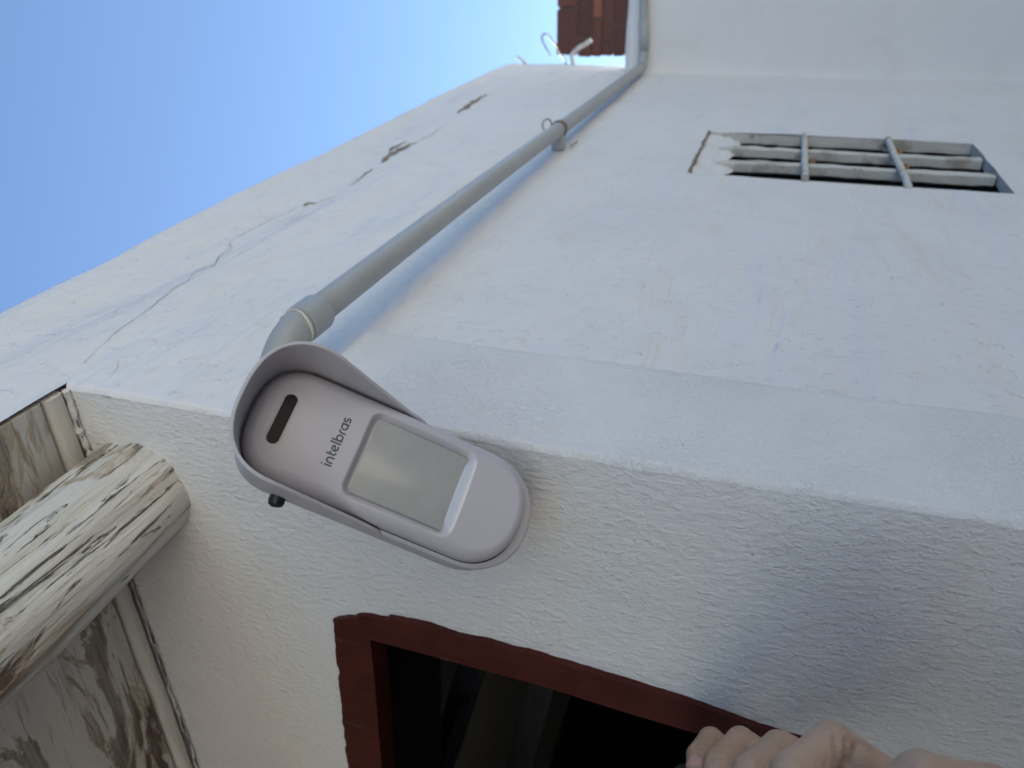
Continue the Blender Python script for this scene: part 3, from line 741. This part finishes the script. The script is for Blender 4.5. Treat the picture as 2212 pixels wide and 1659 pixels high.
def prism(ol, z0, z1, name, mat, parent, bev=1.5, ol2=None, label=None):
    """rounded slab between z0 (back) and z1 (front)"""
    mbx = MB(); n = len(ol); V = []
    segs = [(z0, 0), (z1-bev, 0)]+[(z1-bev+bev*math.sin(a), -bev*(1-math.cos(a))) for a in np.linspace(.2, math.pi/2, 6)]
    cx_ = 0
    for z, ins in segs:
        for i, (x, y) in enumerate(ol):
            x0, y0 = ol[i-1]; x1, y1 = ol[(i+1) % n]; tx, ty = x1-x0, y1-y0; L = math.hypot(tx, ty); nx_, ny_ = ty/L, -tx/L
            V.append(SW(x+nx_*ins, y+ny_*ins, z))
    Fc = [(k*n+i, k*n+(i+1) % n, (k+1)*n+(i+1) % n, (k+1)*n+i) for k in range(len(segs)-1) for i in range(n)]
    Fc += [list(range(n))[::-1], [(len(segs)-1)*n+i for i in range(n)]]
    o = obj(name, V, Fc, mat, parent, True, label=label); o.data.set_sharp_from_angle(angle=R(50)); fix_normals(o); return o
prism(outline(.5, drop=1.6), -24, -14.4, 'seam', M_SEAM, sens, .3)
prism(outline(2.8, drop=6), -36, -14.6, 'back_housing', M_PLASTIC, sens, 3.0)
# lens panel: bowed sheet set in the recess
V = []; Fc = []; a_, b_ = 21.9, 26.4
gx = np.linspace(-a_, a_, 41); gy = np.linspace(LY-b_-1, LY+b_+1.6, 45)
for y in gy:
    for x in gx:
        V.append(SW(x, y, crown(0, y)-4.7*(x/HW)**2*.9-4.0))
n = len(gx)
for j in range(len(gy)-1):
    for i in range(n-1): Fc.append((j*n+i, j*n+i+1, (j+1)*n+i+1, (j+1)*n+i))
obj('lens', V, Fc, M_LENS, sens, True)
# indicator window
V = []; Fc = []; gx = np.linspace(-14.5, 14.5, 60)
for x in gx:
    h = 3.3*math.sqrt(max(1-(max(abs(x)-11.2, 0)/3.3)**2, .0))+.02
    for q in (-1, 0, 1): V.append(SW(x, 62.8+h*q, crown(x, 62.8+h*q)-.45))
for i in range(59):
    for k in (0, 1): Fc.append((3*i+k, 3*i+3+k, 3*i+4+k, 3*i+1+k))
obj('indicator_window', V, Fc, M_LED, sens, True)
# lettering
def glyph_strokes():
    G = []; r = .38; sw_ = .25
    def arc(cx_, cy_, rx, ry, a0, a1, n=18): return [(cx_+rx*math.cos(R(a)), cy_+ry*math.sin(R(a))) for a in np.linspace(a0, a1, n)]
    x = .13
    G += [[(x, 0), (x, .98)], [(x-.115, 1.30), (x+.115, 1.30)]]; x += .36
    G += [[(x, 0), (x, .5)]+arc(x+.33, .52, .33, .36, 180, 0)+[(x+.66, 0)]]; x += 1.08
    G += [[(x, 1.32), (x, .42)]+arc(x+.30, .42, .30, .30, 180, 275), [(x, .88), (x+.36, .88)]]; x += .50
    cx_ = x+.40
    G += [arc(cx_, .5, r, .38, 28, 318), [(cx_+r*math.cos(R(28)), .5+.38*math.sin(R(28))), (cx_-.30, .35)]]; x += 1.08
    G += [[(x-.02, 0), (x-.02, 1.42)]]; x += .36
    G += [[(x, 0), (x, 1.42)], arc(x+.40, .5, .38, .38, 0, 360, 30)]; x += 1.12
    G += [[(x, 0), (x, .5)]+arc(x+.33, .52, .33, .36, 180, 82)]; x += .50
    G += [arc(x+.40, .5, .38, .38, 0, 360, 30), [(x+.80, 0), (x+.80, .98)]]; x += 1.10
    G += [[(x+.52, .88), (x+.22, .88)]+arc(x+.2, .69, .19, .19, 90, 270, 10)+arc(x+.36, .31, .19, .19, 90, -90, 10)+[(x, .12)]]; x += .7
    return G, x, sw_
G, gw, gs = glyph_strokes(); SC = 28.8/gw
for gi in range(1):
    V = []; Fc = []
    for si, pl in enumerate(G):
        pts = [np.array(p) for p in pl]; n = len(pts); closed = np.allclose(pts[0], pts[-1])
        wv = .235 if not (si == 1) else .20
        for i, p in enumerate(pts):
            a = pts[i-1] if i > 0 else (pts[-2] if closed else p); c = pts[i+1] if i < n-1 else (pts[1] if closed else p)
            d = c-a; d = d/np.linalg.norm(d); nn = np.array([-d[1], d[0]])
            for s in (-1, 1):
                q = (p+nn*s*wv/2)*SC; xx, yy = q[0]-14.4, q[1]+29.2
                V.append(SW(xx, yy, crown(xx, yy)+.05+.012*(si % 3)))
        b = len(V)-2*n
        for i in range(n-1): Fc.append((b+2*i, b+2*i+2, b+2*i+3, b+2*i+1))
obj('lettering', V, Fc, M_INK, sens, label='dark grey lower case lettering reading intelbras')
# hood: open at the bottom, deepest over the top
V = []; Fc = []
path = []
for q in np.linspace(0, 1, 50): path.append((1, -60+q*112))
for a in np.linspace(0, math.pi, 90)[1:-1]:
    path.append((a, None))
for q in np.linspace(1, 0, 50): path.append((-1, -60+q*112))
def hood_pt(p, e):
    if p[1] is not None: return (p[0]*(HW+e), p[1])
    c, s = math.cos(p[0]), math.sin(p[0])
    return (math.copysign(abs(c)**(2/2.5), c)*(HW+e), 52+abs(s)**(2/2.5)*(HT+e-52))
def hood_front(y):
    if y < -2: return -9-14*sst(-2, -22, y)
    return -9+50.0*((y+2)/80)**1.0-14*sst(48, 84, y)
ND = 16; zb = -30
for p in path:
    x0, y0 = hood_pt(p, 2.2); zf_ = hood_front(y0)
    for k in range(ND+1):
        t = k/ND; z = zb+(zf_-zb)*t; fl = 2.0+3.6*max(0, (z+8)/40)
        x, y = hood_pt(p, fl); V.append(SW(x, y, z))
n = ND+1
for i in range(len(path)-1):
    for k in range(ND): Fc.append((i*n+k, (i+1)*n+k, (i+1)*n+k+1, i*n+k+1))
hood = obj('hood', V, Fc, M_PLASTIC, sens, True); fix_normals(hood)
so = hood.modifiers.new('solid', 'SOLIDIFY'); so.thickness = 1.9*mm; so.offset = 0
bv = hood.modifiers.new('bev', 'BEVEL'); bv.width = .6*mm; bv.segments = 2; bv.limit_method = 'ANGLE'; bv.angle_limit = R(50)
# knob and bracket
mb = MB(); k0 = (-33, 47, -30); mb.tube([SW(-26, 47, -31), SW(-33, 47, -31), SW(-37.5, 46.6, -31), SW(-39.5, 46.4, -31), SW(-40.5, 46.2, -31)], [.0045, .0045, .0048, .0040, .002], 7)
o = mb.build('knob', M_RUB, sens); sm_auto(o, 60)
# arm to the wall
w_end = np.array([-.030, .004, 0]); mid = SW(0, 20, -46)
w_end[2] = mid[2]
mb = MB(); mb.tube([SW(0, 20, -34), mid, w_end], [.014, .012, .015], 24); mb.build('bracket_arm', M_PLASTIC, sens, smooth=True)

# ------------------------------------------------------------------ the hand and what it holds
obj('unseen_porch_floor', [(-5, -3.3, .008), (.1, -3.3, .008), (.1, .02, .008), (-5, .02, .008)], [(0, 1, 2, 3)], M_DARK_FLOOR)['kind'] = 'structure'  # unseen floor, added dark to cut bounce under the porch
railA, railB = deep(1480, 1688, .648), deep(1800, 1748, .43)
rd = (railB-railA)/np.linalg.norm(railB-railA)
hnd = thing('metal_handle', tuple(railA), 'slim silver metal handle gripped in the hand, only its end showing', 'handle')
mb = MB(); mb.tube([railA, railA+rd*.003, railA+rd*.012, railA+rd*.25, railA+rd*.27], [.0085, .0115, .0118, .0118, .010], 28); mb.build('grip_bar', M_ALU, hnd); sm_auto(hnd.children[-1], 40)
FING = [  # knuckle, middle joint, end joint, tip : u, v, distance, radius
    [(1640, 1690, .600, .0095), (1535, 1598, .590, .0087), (1508, 1632, .574, .0080), (1503, 1672, .562, .0070)],
    [(1740, 1700, .542, .0105), (1600, 1606, .530, .0098), (1552, 1652, .512, .0090), (1540, 1706, .505, .0080)],
    [(1850, 1712, .490, .0112), (1684, 1618, .475, .0100), (1618, 1670, .455, .0092), (1598, 1730, .448, .0083)],
    [(1935, 1705, .440, .0118), (1796, 1606, .424, .0104), (1706, 1672, .404, .0092), (1688, 1730, .398, .0083)],
    [(2140, 1724, .385, .0125), (1992, 1686, .374, .0115), (1935, 1730, .371, .0108), (1885, 1778, .368, .0092)]]
WR = (2010, 1985, .500)
ico = bmesh.new(); bmesh.ops.create_icosphere(ico, subdivisions=3, radius=1); iv = np.array([v.co[:] for v in ico.verts]); ifc = [[v.index for v in f.verts] for f in ico.faces]; ico.free()
hb = MB()
def blob(p, r): hb.add((iv*r+p).tolist(), ifc)
def chain(P, rads, k=9, sag=.94):
    for i in range(len(P)-1):
        for q in range(k):
            t = q/k; r = rads[i]*(1-t)+rads[i+1]*t; r *= 1-(1-sag)*math.sin(math.pi*t)
            blob(P[i]*(1-t)+P[i+1]*t, r)
    blob(P[-1], rads[-1])
wr = deep(*WR)
for fi, f in enumerate(FING):
    P = [deep(*j[:3]) for j in f]; rr = [j[3]*.95 for j in f]; chain(P, rr)
    if fi < 4: chain([P[0], wr*.45+P[0]*.55, wr+(P[0]-wr)*.12], [rr[0]*1.05, .0135, .0185], 10, 1)
    else:
        cm = deep(2090, 1860, .425); chain([P[0], cm, wr], [rr[0]*1.02, .0165, .019], 10, 1)
elbow_ = wr+np.array([.10, -.17, -.17])
chain([wr, wr*.5+elbow_*.5, elbow_], [.0235, .030, .038], 14, 1)
person = thing('person', (.46, -.78, 0), 'person whose left hand is closed round a metal handle beside the red door jamb', 'person')
hand = hb.build('hand', M_SKIN, person, smooth=True)
rm = hand.modifiers.new('r', 'REMESH'); rm.mode = 'VOXEL'; rm.voxel_size = .00115
smo = hand.modifiers.new('s', 'SMOOTH'); smo.factor = .5; smo.iterations = 5
dg = bpy.context.evaluated_depsgraph_get(); me = bpy.data.meshes.new_from_object(hand.evaluated_get(dg)); hand.modifiers.clear(); hand.data = me
me.polygons.foreach_set('use_smooth', [True]*len(me.polygons))
n = len(me.vertices); co = np.empty(n*3); me.vertices.foreach_get('co', co); co = co.reshape(-1, 3); no = np.empty(n*3); me.vertices.foreach_get('normal', no); no = no.reshape(-1, 3)
offp = np.array(person.location)
def groove(p, q, wd, dep):
    a = p-offp; b = q-offp; ab = b-a; t = np.clip(((co-a)@ab)/(ab@ab), 0, 1); d = np.linalg.norm(co-(a+t[:, None]*ab), axis=1)
    # bent a little so the crease wanders
    return dep*np.exp(-(d/wd)**2)
disp = np.zeros(n)
def surf(u, v, r_c, c):          # point on the camera side of a finger centre c
    return deep(u, v, r_c)
for (u0, v0, u1, v1, dd, wd, dep) in [(1806, 1594, 1800, 1640, .4135, .0016, .0016), (1828, 1602, 1826, 1645, .4165, .0015, .0012), (1854, 1612, 1836, 1655, .4185, .0019, .0022), (1790, 1650, 1745, 1662, .408, .0016, .001),
                                     (1518, 1598, 1548, 1606, .5815, .0012, .0006), (1500, 1615, 1524, 1612, .5685, .0012, .0009), (1588, 1600, 1622, 1606, .5205, .0014, .0006), (1538, 1640, 1560, 1634, .505, .0014, .001)]:
    disp -= groove(deep(u0, v0, dd), deep(u1, v1, dd), wd, dep)
disp += np.array([.00035*noise.fractal(Vector(p)*90, 1, 2, 3) for p in co])
co = co+no*disp[:, None]; me.vertices.foreach_set('co', co.ravel()); me.update()
def nail(f, side, ln=.0105, back=.3):
    D, Tp = deep(*f[2][:3]), deep(*f[3][:3]); r = f[3][3]*.95; ax = nrm(Tp-D); up_ = nrm(side-ax*np.dot(side, ax)); sd_ = np.cross(ax, up_)
    c = Tp*(1-back)+D*back; V = []; nn = 10
    for i in range(nn+1):
        for j in range(nn+1):
            u = (i/nn-.5)*2; v = j/nn*2-1
            wid = .78*(1-.25*abs(u)**3); ang = v*wid
            rr = r*1.06-.0009*u*u
            V.append(c+ax*(u*ln/2*(1-.22*v*v if u < 0 else 1-.1*v*v))+rr*(up_*math.cos(ang)+sd_*math.sin(ang)))
    obj('fingernail', V, [(i*(nn+1)+j, (i+1)*(nn+1)+j, (i+1)*(nn+1)+j+1, i*(nn+1)+j+1) for i in range(nn) for j in range(nn)], M_NAIL, person, True)
for fi, f in enumerate(FING):
    side = -ray(f[3][0], f[3][1])+CM@np.array([-.35 if fi < 4 else 0, .1, 0]); nail(f, side)
mb = MB(); dl = nrm(elbow_-wr); mb.tube([wr+dl*t for t in (.10, .105, .15, .20, .25, .285)], [.036, .039, .040, .043, .045, .047], 40); mb.build('sleeve', M_CLOTH, person, smooth=True)

# the rest of the person stands behind the camera: head, torso, arms and legs as one body, clothes over it
fwd = nrm(np.array([CM[0][2], CM[1][2], 0])*-1); lf = np.array([-fwd[1], fwd[0], 0]); upv = np.array([0, 0, 1.])
ctr = CAM-fwd*.36; ctr[2] = 0
def bpnt(l, f_, z): return ctr+lf*l+fwd*f_+upv*z
def body(name, segs, mat, vox, its):
    mbx = MB(); global hb
    old = hb; hb = mbx
    for P, rr in segs: chain([np.array(p) for p in P], rr, 12, 1)
    hb = old
    o = mbx.build(name, mat, person, smooth=True)
    r_ = o.modifiers.new('r', 'REMESH'); r_.mode = 'VOXEL'; r_.voxel_size = vox
    s_ = o.modifiers.new('s', 'SMOOTH'); s_.iterations = its
    dg = bpy.context.evaluated_depsgraph_get(); me = bpy.data.meshes.new_from_object(o.evaluated_get(dg)); o.modifiers.clear(); o.data = me
    me.polygons.foreach_set('use_smooth', [True]*len(me.polygons)); return o
shL, shR = bpnt(.17, -.02, 1.36), bpnt(-.17, 0, 1.36); elR = bpnt(-.24, .14, 1.12); wrR = bpnt(-.10, .30, 1.50)
def sym(fn): return [fn(1), fn(-1)]
body('body', [([bpnt(0, .02, 1.69), bpnt(0, .03, 1.60), bpnt(0, .05, 1.53)], [.088, .088, .055]), ([bpnt(0, .118, 1.60), bpnt(0, .128, 1.575)], [.012, .017]),
              ([bpnt(0, -.01, 1.52), bpnt(0, -.02, 1.40), bpnt(0, 0, .95)], [.056, .062, .09]), ([bpnt(0, 0, .95), bpnt(.10, .01, .48), bpnt(.09, -.01, .1)], [.08, .055, .04]), ([bpnt(0, 0, .95), bpnt(-.10, .01, .48), bpnt(-.09, -.01, .1)], [.08, .055, .04]), ([shR, elR], [.05, .038]), ([shL, elbow_], [.05, .036]), ([bpnt(.088, .01, 1.61), bpnt(.09, .005, 1.585)], [.014, .011]), ([bpnt(-.088, .01, 1.61), bpnt(-.09, .005, 1.585)], [.014, .011]),
              ([elR, wrR, bpnt(-.08, .33, 1.56)], [.038, .026, .034]), ([bpnt(-.08, .33, 1.56), bpnt(-.06, .34, 1.63)], [.012, .009]), ([bpnt(-.10, .33, 1.58), bpnt(-.09, .35, 1.65)], [.012, .009]),
              ([bpnt(-.06, .33, 1.54), bpnt(-.03, .32, 1.60)], [.013, .010]), ([bpnt(.09, -.01, .1), bpnt(.09, .0, .04), bpnt(.09, .15, .03)], [.045, .04, .03]), ([bpnt(-.09, -.01, .1), bpnt(-.09, .0, .04), bpnt(-.09, .15, .03)], [.045, .04, .03])], M_SKIN, .006, 6)
body('shirt', [([shL, shR], [.066, .066]), ([bpnt(.07, .0, 1.30), bpnt(.08, .0, .98)], [.115, .105]), ([bpnt(-.07, .0, 1.30), bpnt(-.08, .0, .98)], [.115, .105]),
               ([shL, elbow_], [.064, .050]), ([shR, elR], [.064, .050])], M_CLOTH, .008, 10)
body('trousers', [([bpnt(.08, 0, .98), bpnt(.09, 0, .86), bpnt(.10, .01, .48), bpnt(.09, -.01, .09)], [.110, .112, .072, .058]), ([bpnt(-.08, 0, .98), bpnt(-.09, 0, .86), bpnt(-.10, .01, .48), bpnt(-.09, -.01, .09)], [.110, .112, .072, .058])], M_DARK, .008, 10)
body('hair', [([bpnt(0, -.015, 1.70), bpnt(0, .03, 1.725)], [.090, .07]), ([bpnt(0, -.02, 1.66), bpnt(0, -.03, 1.58)], [.086, .06])], M_RUB, .005, 4)

# the phone the picture is being taken with, held up in the right hand just behind the viewpoint; added out of view to block light
back = CM@np.array([0, 0, 1.]); ix = CM@np.array([1., 0, 0]); iy = CM@np.array([0, 1., 0])
pc = CAM+back*.012+ix*.055+iy*-.018
ph = thing('phone', tuple(pc), 'dark smartphone, added out of view to block light, held upright in the raised right hand of the person', 'phone')
bm = bmesh.new(); bmesh.ops.create_cube(bm, size=1)
V = [pc+ix*v.co.x*.150+iy*v.co.y*.074+back*v.co.z*.008 for v in bm.verts]; Fc = [[v.index for v in f.verts] for f in bm.faces]; bm.free()
o = obj('phone_body', V, Fc, M_RUB, ph); fix_normals(o); b_ = o.modifiers.new('bevel', 'BEVEL'); b_.width = .003; b_.segments = 3
V = [pc+ix*a*.143+iy*b*.068+back*.0044 for a, b in ((-.5, -.5), (.5, -.5), (.5, .5), (-.5, .5))]
obj('screen', V, [(0, 1, 2, 3)], M_LED, ph)
